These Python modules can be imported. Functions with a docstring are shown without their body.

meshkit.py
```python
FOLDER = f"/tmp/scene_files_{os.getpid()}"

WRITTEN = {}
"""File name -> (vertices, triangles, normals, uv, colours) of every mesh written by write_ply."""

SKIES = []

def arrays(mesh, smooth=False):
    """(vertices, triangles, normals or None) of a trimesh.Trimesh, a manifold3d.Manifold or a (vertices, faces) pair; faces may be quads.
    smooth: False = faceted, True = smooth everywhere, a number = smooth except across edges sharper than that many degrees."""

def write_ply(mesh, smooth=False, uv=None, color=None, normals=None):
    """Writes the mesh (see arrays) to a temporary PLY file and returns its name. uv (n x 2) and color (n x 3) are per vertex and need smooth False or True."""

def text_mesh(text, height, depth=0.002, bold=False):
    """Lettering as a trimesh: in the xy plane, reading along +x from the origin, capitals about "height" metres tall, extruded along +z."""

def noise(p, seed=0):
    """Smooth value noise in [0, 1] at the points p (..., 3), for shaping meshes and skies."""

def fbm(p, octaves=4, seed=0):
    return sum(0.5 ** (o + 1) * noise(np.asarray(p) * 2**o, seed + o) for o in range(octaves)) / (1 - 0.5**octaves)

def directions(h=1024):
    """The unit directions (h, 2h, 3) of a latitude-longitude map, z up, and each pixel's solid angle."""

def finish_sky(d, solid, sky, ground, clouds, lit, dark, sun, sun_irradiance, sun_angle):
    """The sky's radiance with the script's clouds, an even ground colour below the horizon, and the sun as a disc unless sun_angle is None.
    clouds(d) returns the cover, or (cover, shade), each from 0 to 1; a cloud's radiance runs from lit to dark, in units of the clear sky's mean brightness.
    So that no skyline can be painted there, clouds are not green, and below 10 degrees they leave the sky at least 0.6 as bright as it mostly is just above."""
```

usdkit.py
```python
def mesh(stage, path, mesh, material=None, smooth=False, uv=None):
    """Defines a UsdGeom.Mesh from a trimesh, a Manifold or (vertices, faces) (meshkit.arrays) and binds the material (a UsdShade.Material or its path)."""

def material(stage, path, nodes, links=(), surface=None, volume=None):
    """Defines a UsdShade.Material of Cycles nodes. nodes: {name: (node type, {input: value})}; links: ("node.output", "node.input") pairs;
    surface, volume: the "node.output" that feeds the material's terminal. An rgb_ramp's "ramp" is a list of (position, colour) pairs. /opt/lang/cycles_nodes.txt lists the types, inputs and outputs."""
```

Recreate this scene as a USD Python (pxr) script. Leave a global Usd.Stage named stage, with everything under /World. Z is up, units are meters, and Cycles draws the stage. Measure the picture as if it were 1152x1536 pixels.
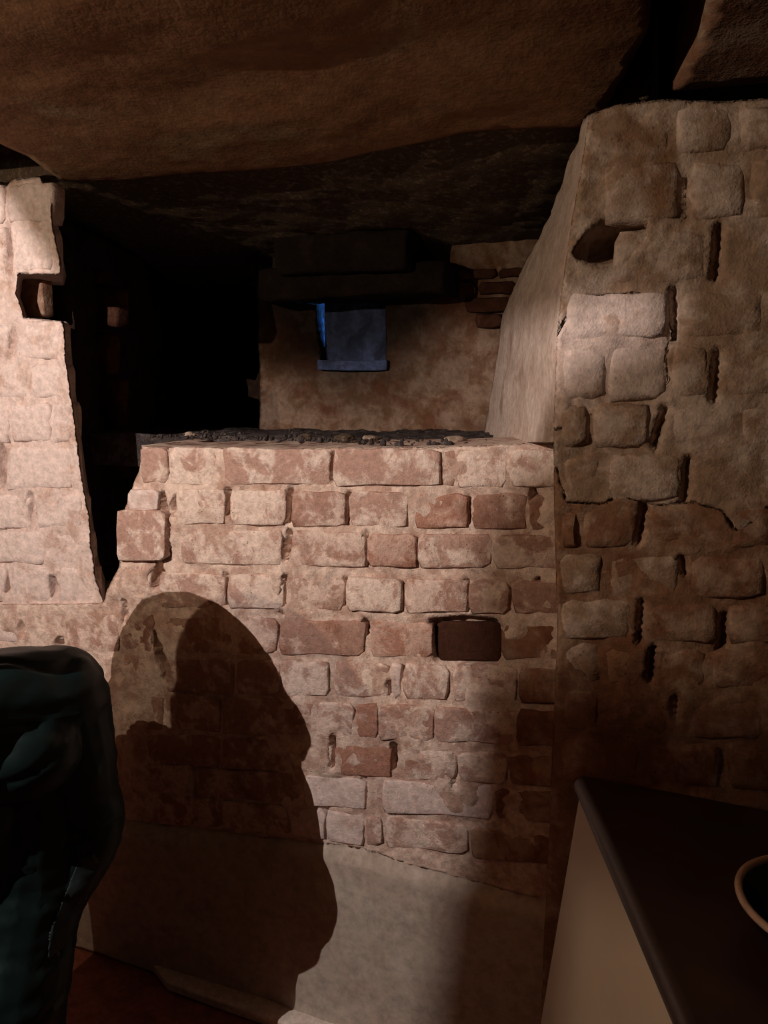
import math, random
import numpy as np
import trimesh, manifold3d
from manifold3d import Manifold
from scipy.spatial import Delaunay
from shapely.geometry import Polygon, Point, LineString
from shapely import contains_xy
from shapely.prepared import prep
import meshkit, usdkit
from meshkit import fbm, noise
from pxr import Usd, UsdGeom, UsdLux, UsdShade, Gf, Sdf, Vt

random.seed(7)
RNG = np.random.default_rng(7)
stage = Usd.Stage.CreateInMemory()
UsdGeom.SetStageUpAxis(stage, "Z")
UsdGeom.SetStageMetersPerUnit(stage, 1.0)
UsdGeom.Xform.Define(stage, "/World")
UsdGeom.Scope.Define(stage, "/World/Looks")

# ------------------------------------------------------------------ camera
W, H, F = 1152, 1536, 1100.0
PITCH, CAM_Z = math.radians(10.0), 1.45
CP, SP = math.cos(PITCH), math.sin(PITCH)
cam = UsdGeom.Camera.Define(stage, "/World/camera")
cam.CreateProjectionAttr("perspective")
cam.CreateHorizontalApertureAttr(36.0)
cam.CreateVerticalApertureAttr(36.0 * H / W)
cam.CreateFocalLengthAttr(36.0 * F / W)
cam.CreateClippingRangeAttr((0.02, 100.0))
cam.AddTranslateOp().Set((0, 0, CAM_Z))
cam.AddRotateXOp().Set(90 - math.degrees(PITCH))
cam.CreateExposureAttr(0.0)


def world(x, yu, z):
    """camera frame (right, up, forward) to world"""
    return np.array([x, z * CP + yu * SP, CAM_Z + yu * CP - z * SP])


# ------------------------------------------------------------------ lights
LAMP_A = world(-1.25, 0.50, 0.20)      # unseen lamp left of the frame, with an added light-shaping hood
LAMP_B = world(-1.56, 0.54, 0.20)      # weaker unseen lamp beside it, with an added flap
POWER_A, POWER_B = 88.0, 52.0
RADIUS_A, RADIUS_B = 0.002, 0.007
AIM_B = np.array([0.85, 0.40, 0.25])   # the flood faces right across the room
WARM_A, WARM_B = (1.0, 0.87, 0.81), (1.0, 0.78, 0.56)
DAY_BLUE, DAY_POWER = (0.08, 0.33, 1.0), 110.0


def sphere_light(path, p, r, power, color):
    s = UsdLux.SphereLight.Define(stage, path)
    s.CreateRadiusAttr(r)
    s.CreateIntensityAttr(power / (4 * math.pi ** 2 * r * r))
    s.CreateColorAttr(color)
    s.AddTranslateOp().Set(Gf.Vec3d(*map(float, p)))
    return s


dome = UsdLux.DomeLight.Define(stage, "/World/dark_room_air")
dome.CreateIntensityAttr(0.004)
dome.CreateColorAttr((1.0, 0.62, 0.42))

# ------------------------------------------------------------------ frames of reference
YAW = math.radians(21.0)
T = np.array([math.cos(YAW), -math.sin(YAW), 0.0])     # along the wall, to the right
N = np.array([math.sin(YAW), math.cos(YAW), 0.0])      # into the wall
Z = np.array([0.0, 0.0, 1.0])
EYE = np.array([0.0, 0.0, CAM_Z])
FRONT, RIGHT, BACK = 1.31, 1.126, 2.02                  # distances of the wall planes along N


def ray(px, py):
    d = world((px - W / 2) / F, -(py - H / 2) / F, 1.0) - EYE
    return d


def on_n(px, py, n):
    d = ray(px, py)
    return EYE + d * (n / (d @ N))


def uv(px, py, n):
    p = on_n(px, py, n)
    return np.array([p @ T, p[2]])


def on_z(px, py, z):
    d = ray(px, py)
    return EYE + d * ((z - CAM_Z) / d[2])


def place(u, v, n):
    """wall coordinates to world (arrays)"""
    u, v, n = (np.asarray(a, float) for a in (u, v, n))
    return u[..., None] * T + n[..., None] * N + v[..., None] * Z


# ------------------------------------------------------------------ scene helpers
COUNT = {}


def numbered(parent, name):
    k = (parent, name)
    COUNT[k] = COUNT.get(k, 0) + 1
    return f"{parent}/{name}" if COUNT[k] == 1 else f"{parent}/{name}_{COUNT[k] - 1:03d}"


def tag(prim, label=None, cat=None, group=None, kind=None):
    for k, v in (("label", label), ("category", cat), ("group", group), ("kind", kind)):
        if v:
            prim.SetCustomDataByKey(k, v)
    return prim


def thing(name, label, cat, loc=(0, 0, 0), group=None, kind=None):
    x = UsdGeom.Xform.Define(stage, numbered("/World", name))
    if any(loc):
        x.AddTranslateOp().Set(Gf.Vec3d(*map(float, loc)))
    return tag(x.GetPrim(), label, cat, group, kind)


def obj(name, mesh, mat, parent=None, smooth=35, label=None, kind=None):
    base = str(parent.GetPath()) if parent else "/World"
    origin = np.zeros(3)
    p = parent
    while p and str(p.GetPath()) != "/World":
        if p.IsA(UsdGeom.Xform):
            ops = UsdGeom.Xformable(p).GetOrderedXformOps()
            if ops:
                origin = origin + np.array(ops[0].Get())
        p = p.GetParent()
    v, f, _ = meshkit.arrays(mesh)
    m = usdkit.mesh(stage, numbered(base, name), (v - origin, f), mat, smooth=smooth)
    return tag(m.GetPrim(), label, None, None, kind)


def normals(v, f):
    n = np.zeros_like(v)
    fn = np.cross(v[f[:, 1]] - v[f[:, 0]], v[f[:, 2]] - v[f[:, 0]])
    for k in range(3):
        np.add.at(n, f[:, k], fn)
    return n / np.maximum(np.linalg.norm(n, axis=1, keepdims=True), 1e-12)


# ------------------------------------------------------------------ materials
def mat(name, nodes, links, surface="p.BSDF"):
    return usdkit.material(stage, f"/World/Looks/{name}", nodes, links, surface)


def masonry(name, wash, under, stain, cover=0.5, soft=0.10, patch=0.55, pit=0.5, bump=0.5, rough=0.95, varied=0.25, scale=1.0, soot=None):
    """limewash over brick: wash breaks up over the under colour, with darker stains in patches and pits"""
    nodes = {
        "g": ("geometry", {}),
        "o": ("object_info", {}),
        "n1": ("noise_texture", {"scale": 16 * scale, "detail": 6.0, "roughness": 0.66, "distortion": 0.4}),
        "n2": ("noise_texture", {"scale": 5.0 * scale, "detail": 4.0, "roughness": 0.6, "distortion": 0.6}),
        "n3": ("noise_texture", {"scale": 70 * scale, "detail": 3.0, "roughness": 0.7}),
        "n4": ("noise_texture", {"scale": 260 * scale, "detail": 1.0, "roughness": 0.6}),
        "vo": ("voronoi_texture", {"scale": 85 * scale, "randomness": 1.0}),
        "shift": ("math", {"math_type": "multiply_add", "value2": varied, "value3": -varied / 2}),
        "sum": ("math", {"math_type": "add"}),
        "r1": ("map_range", {"range_type": "smoothstep", "from_min": 1 - cover - soft, "from_max": 1 - cover + soft, "to_min": 0.0, "to_max": 1.0, "clamp": True}),
        "r2": ("map_range", {"range_type": "smoothstep", "from_min": patch, "from_max": patch + 0.14, "to_min": 0.0, "to_max": 0.85, "clamp": True}),
        "r3": ("map_range", {"range_type": "smoothstep", "from_min": 0.10, "from_max": 0.20, "to_min": pit, "to_max": 0.0, "clamp": True}),
        "r4": ("map_range", {"range_type": "smoothstep", "from_min": 0.50, "from_max": 0.62, "to_min": 0.0, "to_max": 1.0, "clamp": True}),
        "pm": ("math", {"math_type": "multiply"}),
        "c1": ("mix_color", {"a": under, "b": wash}),
        "c2": ("mix_color", {"b": stain}),
        "c3": ("mix_color", {"b": tuple(0.35 * x for x in stain)}),
        "gr": ("map_range", {"from_min": 0.25, "from_max": 0.75, "to_min": 0.72, "to_max": 1.24, "clamp": True}),
        "c4": ("vector_math", {"vector_math_type": "scale"}),
        "hs": ("math", {"math_type": "multiply_add", "value2": 0.35}),
        "hh": ("math", {"math_type": "multiply_add", "value2": 0.5}),
        "b": ("bump", {"strength": bump, "distance": 0.006}),
        "p": ("principled_bsdf", {"roughness": rough, "specular_ior_level": 0.15}),
    }
    nodes["c4"] = ("vector_math", {"math_type": "scale"})
    links = [("g.position", f"{n}.vector") for n in ("n1", "n2", "n3", "n4", "vo")] + [
        ("o.random", "shift.value1"), ("n1.fac", "sum.value1"), ("shift.value", "sum.value2"), ("sum.value", "r1.value"),
        ("r1.result", "c1.fac"), ("n2.fac", "r2.value"), ("c1.result", "c2.a"), ("r2.result", "c2.fac"),
        ("vo.distance", "r3.value"), ("n2.fac", "r4.value"), ("r3.result", "pm.value1"), ("r4.result", "pm.value2"),
        ("c2.result", "c3.a"), ("pm.value", "c3.fac"), ("n3.fac", "gr.value"), ("c3.result", "c4.vector1"), ("gr.result", "c4.scale"),
        ("c4.vector", "p.base_color"),
        ("n4.fac", "hs.value1"), ("n3.fac", "hs.value3"), ("n1.fac", "hh.value1"), ("hs.value", "hh.value3"), ("hh.value", "b.height"), ("b.normal", "p.normal"),
    ]
    if soot:                                               # soot round one spot, widened to paint in the shade above
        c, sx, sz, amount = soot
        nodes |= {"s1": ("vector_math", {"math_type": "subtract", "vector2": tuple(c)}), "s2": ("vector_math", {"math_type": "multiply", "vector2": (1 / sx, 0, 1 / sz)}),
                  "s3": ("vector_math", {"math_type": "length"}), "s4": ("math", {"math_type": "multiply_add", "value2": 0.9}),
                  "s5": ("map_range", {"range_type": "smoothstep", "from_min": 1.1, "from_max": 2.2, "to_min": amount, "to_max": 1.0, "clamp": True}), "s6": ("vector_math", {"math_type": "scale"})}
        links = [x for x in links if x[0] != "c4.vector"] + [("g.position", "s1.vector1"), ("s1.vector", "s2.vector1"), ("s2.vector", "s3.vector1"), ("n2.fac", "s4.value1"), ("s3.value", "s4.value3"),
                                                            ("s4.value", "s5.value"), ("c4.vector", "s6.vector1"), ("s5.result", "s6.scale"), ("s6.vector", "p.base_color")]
    return mat(name, nodes, links)


def plain(name, color, rough=0.6, spec=0.4, metal=0.0, bump=0.0, scale=60.0, vary=0.15, coat=0.0, sheen=0.0):
    nodes = {
        "t": ("texture_coordinate", {}),
        "n": ("noise_texture", {"scale": scale, "detail": 6.0, "roughness": 0.6}),
        "gr": ("map_range", {"from_min": 0.3, "from_max": 0.7, "to_min": 1 - vary, "to_max": 1 + vary, "clamp": True}),
        "c": ("vector_math", {"math_type": "scale", "vector1": color}),
        "b": ("bump", {"strength": bump, "distance": 0.003}),
        "p": ("principled_bsdf", {"roughness": rough, "specular_ior_level": spec, "metallic": metal, "coat_weight": coat, "sheen_weight": sheen}),
    }
    links = [("t.object", "n.vector"), ("n.fac", "gr.value"), ("gr.result", "c.scale"), ("c.vector", "p.base_color"), ("n.fac", "b.height")]
    if bump:
        links.append(("b.normal", "p.normal"))
    return mat(name, nodes, links)


M = {}
M["wash"] = masonry("limewash", (0.69, 0.545, 0.465), (0.43, 0.27, 0.215), (0.30, 0.155, 0.105), cover=0.515, soft=0.075, patch=0.58, varied=0.14, pit=0.8, scale=1.25)
M["wash_worn"] = masonry("limewash_worn", (0.63, 0.475, 0.40), (0.37, 0.22, 0.17), (0.25, 0.12, 0.08), cover=0.47, soft=0.075, patch=0.54, varied=0.16, pit=0.8, scale=1.25)
M["wash_thick"] = masonry("limewash_thick", (0.68, 0.545, 0.495), (0.50, 0.345, 0.285), (0.34, 0.195, 0.13), cover=0.60, patch=0.60, soft=0.10, bump=0.4, varied=0.10)
M["wash_dim"] = masonry("limewash_dim", (0.58, 0.46, 0.40), (0.36, 0.24, 0.17), (0.22, 0.105, 0.052), cover=0.50, patch=0.54, soft=0.10, bump=0.45, varied=0.10)
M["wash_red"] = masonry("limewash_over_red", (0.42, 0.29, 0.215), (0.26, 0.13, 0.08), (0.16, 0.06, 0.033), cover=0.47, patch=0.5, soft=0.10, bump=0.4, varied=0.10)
M["mortar_red"] = masonry("mortar_over_red", (0.41, 0.28, 0.205), (0.27, 0.145, 0.09), (0.17, 0.07, 0.038), cover=0.47, patch=0.51, soft=0.10, varied=0.0, bump=0.4)
M["brick_red"] = masonry("bare_red_brick", (0.52, 0.345, 0.275), (0.37, 0.19, 0.135), (0.24, 0.10, 0.062), cover=0.48, soft=0.075, patch=0.56, scale=1.25)
M["brick_dark"] = masonry("soot_dark_brick", (0.085, 0.036, 0.021), (0.05, 0.019, 0.011), (0.03, 0.011, 0.007), cover=0.45, patch=0.5)  # very dark brick tone for the bay, alcove corner and recessed brick
M["mortar"] = masonry("mortar_limed", (0.66, 0.51, 0.425), (0.46, 0.305, 0.24), (0.31, 0.17, 0.11), cover=0.51, patch=0.58, varied=0.0, scale=1.2)
M["mortar_thick"] = masonry("mortar_thick_lime", (0.66, 0.52, 0.465), (0.48, 0.325, 0.26), (0.32, 0.17, 0.105), cover=0.57, patch=0.58, soft=0.10, varied=0.0, bump=0.4)
M["mortar_dim"] = masonry("mortar_dim", (0.56, 0.44, 0.375), (0.35, 0.235, 0.165), (0.22, 0.11, 0.05), cover=0.48, patch=0.52, soft=0.10, varied=0.0, bump=0.45)
M["plaster"] = masonry("smooth_lime_plaster", (0.50, 0.43, 0.36), (0.44, 0.35, 0.285), (0.40, 0.285, 0.235), cover=0.55, patch=0.58, soft=0.2, pit=0.2, bump=0.10, varied=0.0, scale=0.6)
M["reveal"] = masonry("streaked_plaster", (0.50, 0.40, 0.345), (0.38, 0.28, 0.23), (0.27, 0.17, 0.12), cover=0.5, patch=0.58, soft=0.2, pit=0.4, bump=0.3, varied=0.0)
M["alcove_plaster"] = masonry("sooty_plaster", (0.25, 0.17, 0.122), (0.155, 0.085, 0.05), (0.11, 0.042, 0.021), cover=0.5, patch=0.48, varied=0.0, soot=(on_n(520, 440, BACK), 0.27, 0.25, 0.10))  # real soot, widened so the upper wall carries its shade in colour
M["soot"] = masonry("soot_black", (0.045, 0.026, 0.016), (0.028, 0.014, 0.009), (0.014, 0.007, 0.005), cover=0.45, patch=0.5, varied=0.0, bump=0.8)  # black tone also paints in the shade of the bay
M["soot_stone"] = masonry("soot_stone", (0.27, 0.20, 0.14), (0.12, 0.082, 0.055), (0.075, 0.048, 0.033), cover=0.42, soft=0.07, patch=0.58, varied=0.0, bump=1.0, scale=4.5)
M["ceiling"] = masonry("brown_stained_ceiling", (0.27, 0.152, 0.084), (0.225, 0.112, 0.058), (0.31, 0.23, 0.145), cover=0.45, patch=0.54, soft=0.22, pit=0.7, varied=0.0, scale=0.5, bump=0.35)
M["floor"] = masonry("red_floor", (0.30, 0.10, 0.06), (0.22, 0.075, 0.045), (0.14, 0.05, 0.035), cover=0.5, patch=0.55, bump=0.2, varied=0.0)
M["plinth"] = masonry("white_painted_plinth", (0.72, 0.62, 0.55), (0.60, 0.48, 0.41), (0.42, 0.29, 0.2), cover=0.6, patch=0.66, soft=0.2, bump=0.1, varied=0.0)
M["cabinet"] = plain("cream_paint", (0.42, 0.345, 0.26), rough=0.55, vary=0.06, scale=8)
M["worktop"] = plain("dark_stained_wood", (0.030, 0.014, 0.010), rough=0.38, spec=0.5, vary=0.35, scale=14, bump=0.1)
M["bowl"] = plain("dark_glaze", (0.012, 0.010, 0.013), rough=0.2, spec=0.5)
M["bowl_rim"] = plain("pale_brown_rim", (0.55, 0.38, 0.27), rough=0.35)
M["jacket"] = plain("dark_nylon", (0.006, 0.015, 0.0145), rough=0.45, spec=0.25, vary=0.25, scale=25, bump=0.25)
M["teal"] = plain("teal_nylon", (0.06, 0.42, 0.43), rough=0.45, spec=0.3, vary=0.2, scale=25, bump=0.25)  # bright colour for the painted sheen on the jacket
M["strap"] = plain("grey_strap", (0.016, 0.026, 0.026), rough=0.6)
M["skin"] = plain("skin", (0.45, 0.25, 0.18), rough=0.5, vary=0.06)
M["hair"] = plain("dark_brown_hair", (0.025, 0.014, 0.009), rough=0.6, vary=0.3, scale=120, bump=0.6)
M["trousers"] = plain("dark_trousers", (0.012, 0.013, 0.018), rough=0.85, bump=0.2)
M["shoes"] = plain("black_shoes", (0.01, 0.01, 0.01), rough=0.5)
M["eye"] = plain("eye_white", (0.7, 0.66, 0.6), rough=0.2, vary=0.02)
M["metal"] = plain("painted_lamp_metal", (0.02, 0.02, 0.02), rough=0.5, metal=0.0)
M["steel"] = plain("galvanised_steel", (0.35, 0.35, 0.34), rough=0.4, metal=1.0)
M["timber"] = plain("sooty_timber", (0.018, 0.011, 0.008), rough=0.85, bump=0.5, vary=0.4, scale=30)
M["slate"] = masonry("slate_shutter", (0.046, 0.062, 0.125), (0.026, 0.033, 0.065), (0.013, 0.014, 0.024), cover=0.5, patch=0.5, varied=0.0)
M["charred"] = masonry("charred_stone", (0.018, 0.011, 0.008), (0.011, 0.006, 0.0045), (0.006, 0.003, 0.002), cover=0.45, patch=0.5, varied=0.0, bump=0.8)
M["ledge"] = masonry("gritty_ledge", (0.13, 0.105, 0.10), (0.06, 0.048, 0.046), (0.03, 0.022, 0.02), cover=0.45, patch=0.5, varied=0.0, bump=1.0, scale=2.0)
M["pebble"] = masonry("pale_rubble", (0.36, 0.28, 0.22), (0.2, 0.14, 0.10), (0.08, 0.05, 0.04), cover=0.5, patch=0.55)


# ------------------------------------------------------------------ masonry builders
def resample(poly, step):
    line = LineString(poly.exterior.coords)
    k = max(8, int(round(line.length / step)))
    return np.array([line.interpolate(i / k, normalized=True).coords[0] for i in range(k)])


def sheet(poly, step, seed=0):
    """vertices (n,2), faces and boundary loops (outer first) of a polygon filled with points about step apart"""
    rng = np.random.default_rng(seed)
    loops, pts = [], []
    for ring in [poly.exterior, *poly.interiors]:
        r = resample(Polygon(ring), step)
        loops.append(np.arange(len(r)) + sum(map(len, pts)))
        pts.append(r)
    x0, y0, x1, y1 = poly.bounds
    gx, gy = np.meshgrid(np.arange(x0, x1, step), np.arange(y0, y1, step * 0.87))
    gx = gx + (np.arange(gx.shape[0]) % 2)[:, None] * step / 2
    g = np.stack([gx.ravel(), gy.ravel()], 1) + rng.normal(0, step * 0.08, (gx.size, 2))
    inner = poly.buffer(-step * 0.55)
    g = g[contains_xy(inner, g[:, 0], g[:, 1])] if not inner.is_empty else g[:0]
    v = np.vstack(pts + [g])
    f = Delaunay(v).simplices
    c = v[f].mean(1)
    f = f[contains_xy(poly, c[:, 0], c[:, 1])]
    a = v[f]
    cross = (a[:, 1, 0] - a[:, 0, 0]) * (a[:, 2, 1] - a[:, 0, 1]) - (a[:, 1, 1] - a[:, 0, 1]) * (a[:, 2, 0] - a[:, 0, 0])
    f = f[np.abs(cross) > 1e-10]
    cross = cross[np.abs(cross) > 1e-10]
    f[cross < 0] = f[cross < 0][:, ::-1]
    return v, f, loops


def boundary_edges(f):
    e = np.vstack([f[:, [0, 1]], f[:, [1, 2]], f[:, [2, 0]]])
    s = {tuple(x) for x in e}
    return np.array([x for x in s if (x[1], x[0]) not in s])


def slab(poly, n0, height, thick, step, frame=None, seed=0, undercut=0.0):
    """a wall or soffit: the polygon in (u,v), its face displaced by height(u,v) towards the viewer, closed thick behind.
    frame(u,v,n) places the points; default is the wall frame"""
    frame = frame or place
    v, f, _ = sheet(poly, step, seed)
    h = height(v)
    front = frame(v[:, 0], v[:, 1], n0 - h)
    back = frame(v[:, 0] - undercut, v[:, 1], np.full(len(v), n0 + thick))
    k = len(v)
    e = boundary_edges(f)
    sides = np.vstack([np.stack([e[:, 1], e[:, 0], e[:, 0] + k], 1), np.stack([e[:, 1], e[:, 0] + k, e[:, 1] + k], 1)])
    return np.vstack([front, back]), np.vstack([f, f[:, ::-1] + k, sides])


def brick_mesh(corners, n0, proud, thick=0.03, soft=0.006, rough=0.0035, seed=0, tilt=(0, 0)):
    """one worn brick: outline in (u,v) with rounded, chipped edges and an uneven face"""
    rng = np.random.default_rng(seed)
    poly = Polygon(corners)
    if not poly.is_valid:
        poly = poly.buffer(0)
    r = min(0.006, 0.15 * math.sqrt(poly.area))
    poly = poly.buffer(-r).buffer(r) if not poly.buffer(-r).is_empty else poly
    if poly.geom_type != "Polygon":
        poly = max(poly.geoms, key=lambda g: g.area)
    b = resample(poly, 0.020)
    c = b.mean(0)
    k = len(b)
    wob = fbm(np.c_[b * 28, np.full(k, seed * 3.1)], 3) - 0.5
    d = b - c
    b = b + d / np.linalg.norm(d, axis=1, keepdims=True) * (wob * 2 * rough)[:, None]
    inner = c + (b - c) * (1 - np.minimum(soft / np.linalg.norm(b - c, axis=1), 0.4))[:, None]
    ip = Polygon(inner).buffer(-0.008)
    x0, y0, x1, y1 = poly.bounds
    gx, gy = np.meshgrid(np.arange(x0, x1, 0.022), np.arange(y0, y1, 0.018))
    g = np.stack([gx.ravel(), gy.ravel()], 1)
    g = g[contains_xy(ip, g[:, 0], g[:, 1])] if not ip.is_empty else g[:0]
    top = np.vstack([inner, g]) if len(g) else np.vstack([inner, c])
    tri = Delaunay(top).simplices
    cc = top[tri].mean(1)
    tri = tri[contains_xy(Polygon(inner).buffer(1e-5), cc[:, 0], cc[:, 1])]
    a = top[tri]
    cr = (a[:, 1, 0] - a[:, 0, 0]) * (a[:, 2, 1] - a[:, 0, 1]) - (a[:, 1, 1] - a[:, 0, 1]) * (a[:, 2, 0] - a[:, 0, 0])
    tri[cr < 0] = tri[cr < 0][:, ::-1]
    bump = lambda q: proud + (fbm(np.c_[q * 22, np.full(len(q), seed * 1.7)], 3) - 0.5) * 0.010 + (q - c) @ np.array(tilt)
    ring = np.vstack([place(b[:, 0], b[:, 1], np.full(k, n0 + thick)), place(b[:, 0], b[:, 1], n0 - bump(b) + soft * 0.9), place(top[:, 0], top[:, 1], n0 - bump(top))])
    i = np.arange(k)
    j = (i + 1) % k
    ccw = Polygon(b).exterior.is_ccw
    f = [tri + 2 * k]
    for o in (0, k):
        q = np.vstack([np.stack([i + o, j + o, j + o + k], 1), np.stack([i + o, j + o + k, i + o + k], 1)])
        f.append(q if ccw else q[:, ::-1])
    return ring, np.vstack(f)


def bricks(parent, rows, n0, default, proud=0.006, soft=0.006, rough=0.0035, jitter=0.004, skip=0.0, seed=1):
    """rows: (y_top, y_bottom, slope, x_ref, [(x0, x1, material, extra proud), ...]) in the photograph's pixels, set on the plane n0"""
    rng = np.random.default_rng(seed)
    for ri, (yt, yb, slope, xr, items) in enumerate(rows):
        for bi, it in enumerate(items):
            x0, x1 = it[:2]
            m = it[2] if len(it) > 2 and it[2] else default
            extra = it[3] if len(it) > 3 else 0.0
            dt, db = it[4] if len(it) > 4 else (0, 0)
            cs = []
            mid = 0.5 * (x0 + x1)
            for (x, y) in ((x0, yt + dt), (mid, yt + dt), (x1, yt + dt), (x1, yb + db), (mid, yb + db), (x0, yb + db)):
                cs.append(uv(x + (1.5 if x == x1 else -1.5 if x == x0 else 0) + rng.uniform(-2, 2), y + slope * (x - xr) + rng.uniform(-2.0, 2.0), n0))
            sd = seed * 1000 + ri * 37 + bi
            mesh = brick_mesh(cs[::-1], n0, proud + extra + rng.uniform(-jitter, jitter) * 0.6, soft=soft, rough=rough, seed=sd, tilt=rng.uniform(-0.03, 0.03, 2))
            obj("brick", mesh, M[m], parent, smooth=50)


def gaps(slots, n0, slim=1.0):
    """open joints: (x, y0, y1, half width px, depth, lean) in pixels -> a function of (u,v) giving how deep the face is cut"""
    data = []
    for (x, y0, y1, w, depth, lean) in slots:
        a, b = uv(x + lean, y0, n0), uv(x - lean, y1, n0)
        hw = slim * abs(uv(x + w, (y0 + y1) / 2, n0)[0] - uv(x, (y0 + y1) / 2, n0)[0])
        data.append((a, b, hw, depth * slim))

    def cut(q):
        out = np.zeros(len(q))
        nz = 0.55 + 0.9 * fbm(np.c_[q * 45, np.ones(len(q))], 2)
        for a, b, hw, depth in data:
            ab = b - a
            s = np.clip(((q - a) @ ab) / (ab @ ab), 0, 1)
            d = np.linalg.norm(q - a - s[:, None] * ab, axis=1)
            w = hw * (0.35 + 0.8 * np.sin(np.pi * np.clip(s, 0.05, 0.95))) * nz
            x = np.clip(1.5 - d / np.maximum(w, .0040), 0, 1)
            out = np.maximum(out, depth * x * x * (3 - 2 * x))
        return out
    return cut


def px_poly(points, n):
    return Polygon([uv(x, y, n) for x, y in points]).buffer(0)


# ------------------------------------------------------------------ wall_back: the infill under the alcove and its plastered foot
wall_back = thing("wall_back", "whitewashed brick infill wall with plastered foot under the dark alcove", "wall", kind="structure")
edge = [(-700, 905), (100, 905), (158, 903), (182, 850), (178, 790), (194, 745), (208, 705), (212, 668), (250, 674), (300, 671), (420, 674), (520, 671), (640, 671), (720, 668), (990, 655)]
foot_line = [(-700, 1130), (200, 1228), (415, 1256), (545, 1272), (700, 1318), (1000, 1400)]
u_max = uv(990, 655, FRONT)[0]
poly = Polygon([*[uv(x, y, FRONT) for x, y in edge], (u_max, 0.0), (uv(-700, 1000, FRONT)[0], 0.0)]).buffer(0)
back_slots = gaps([(434, 735, 782, 4, .022, 2), (432, 797, 840, 4, .022, 3), (428, 864, 905, 3, .022, 2), (500, 680, 722, 2.5, .016, 0), (521, 742, 785, 2.5, .018, 1), (551, 800, 845, 2, .016, 0),
                   (517, 868, 905, 3, .018, 2), (703, 745, 780, 2, .012, 0), (343, 735, 770, 4, .022, 1), (340, 862, 905, 3, .022, -1), (549, 930, 950, 4, .018, 0), (591, 1117, 1152, 4, .03, 0),
                   (500, 1105, 1150, 3, .02, 0), (546, 1165, 1200, 3, .016, 0), (489, 1212, 1240, 3, .016, 0), (604, 1000, 1012, 3, .014, 0), (585, 1022, 1040, 2, .014, 0), (250, 740, 820, 4, .03, -4), (265, 745, 775, 4, .02, 3),
                   (237, 850, 880, 8, .03, 3), (242, 950, 1015, 4, .03, -8), (190, 900, 935, 3, .02, 0), (92, 958, 985, 5, .03, 1), (37, 935, 955, 4, .02, 0), (683, 1145, 1180, 2, .012, 0),
                   (423, 920, 926, 5, .02, 0), (700, 872, 915, 3, .014, 0), (802, 735, 758, 6, .02, -2), (806, 870, 895, 5, .02, 2)], FRONT)
fl = np.array([uv(x, y, FRONT) for x, y in foot_line])
lost = Polygon([uv(x, y, FRONT) for x, y in ((648, 933), (700, 929), (742, 934), (750, 950), (748, 990), (735, 1001), (700, 999), (655, 990))])
lost_c, lost_in = np.array(lost.centroid.coords[0]), lost


def lost_brick(q):
    import shapely
    d = shapely.distance(shapely.points(q), lost_in)
    x = np.clip(1 - d / .008, 0, 1)
    return 0.024 * x * x * (3 - 2 * x)


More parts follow.
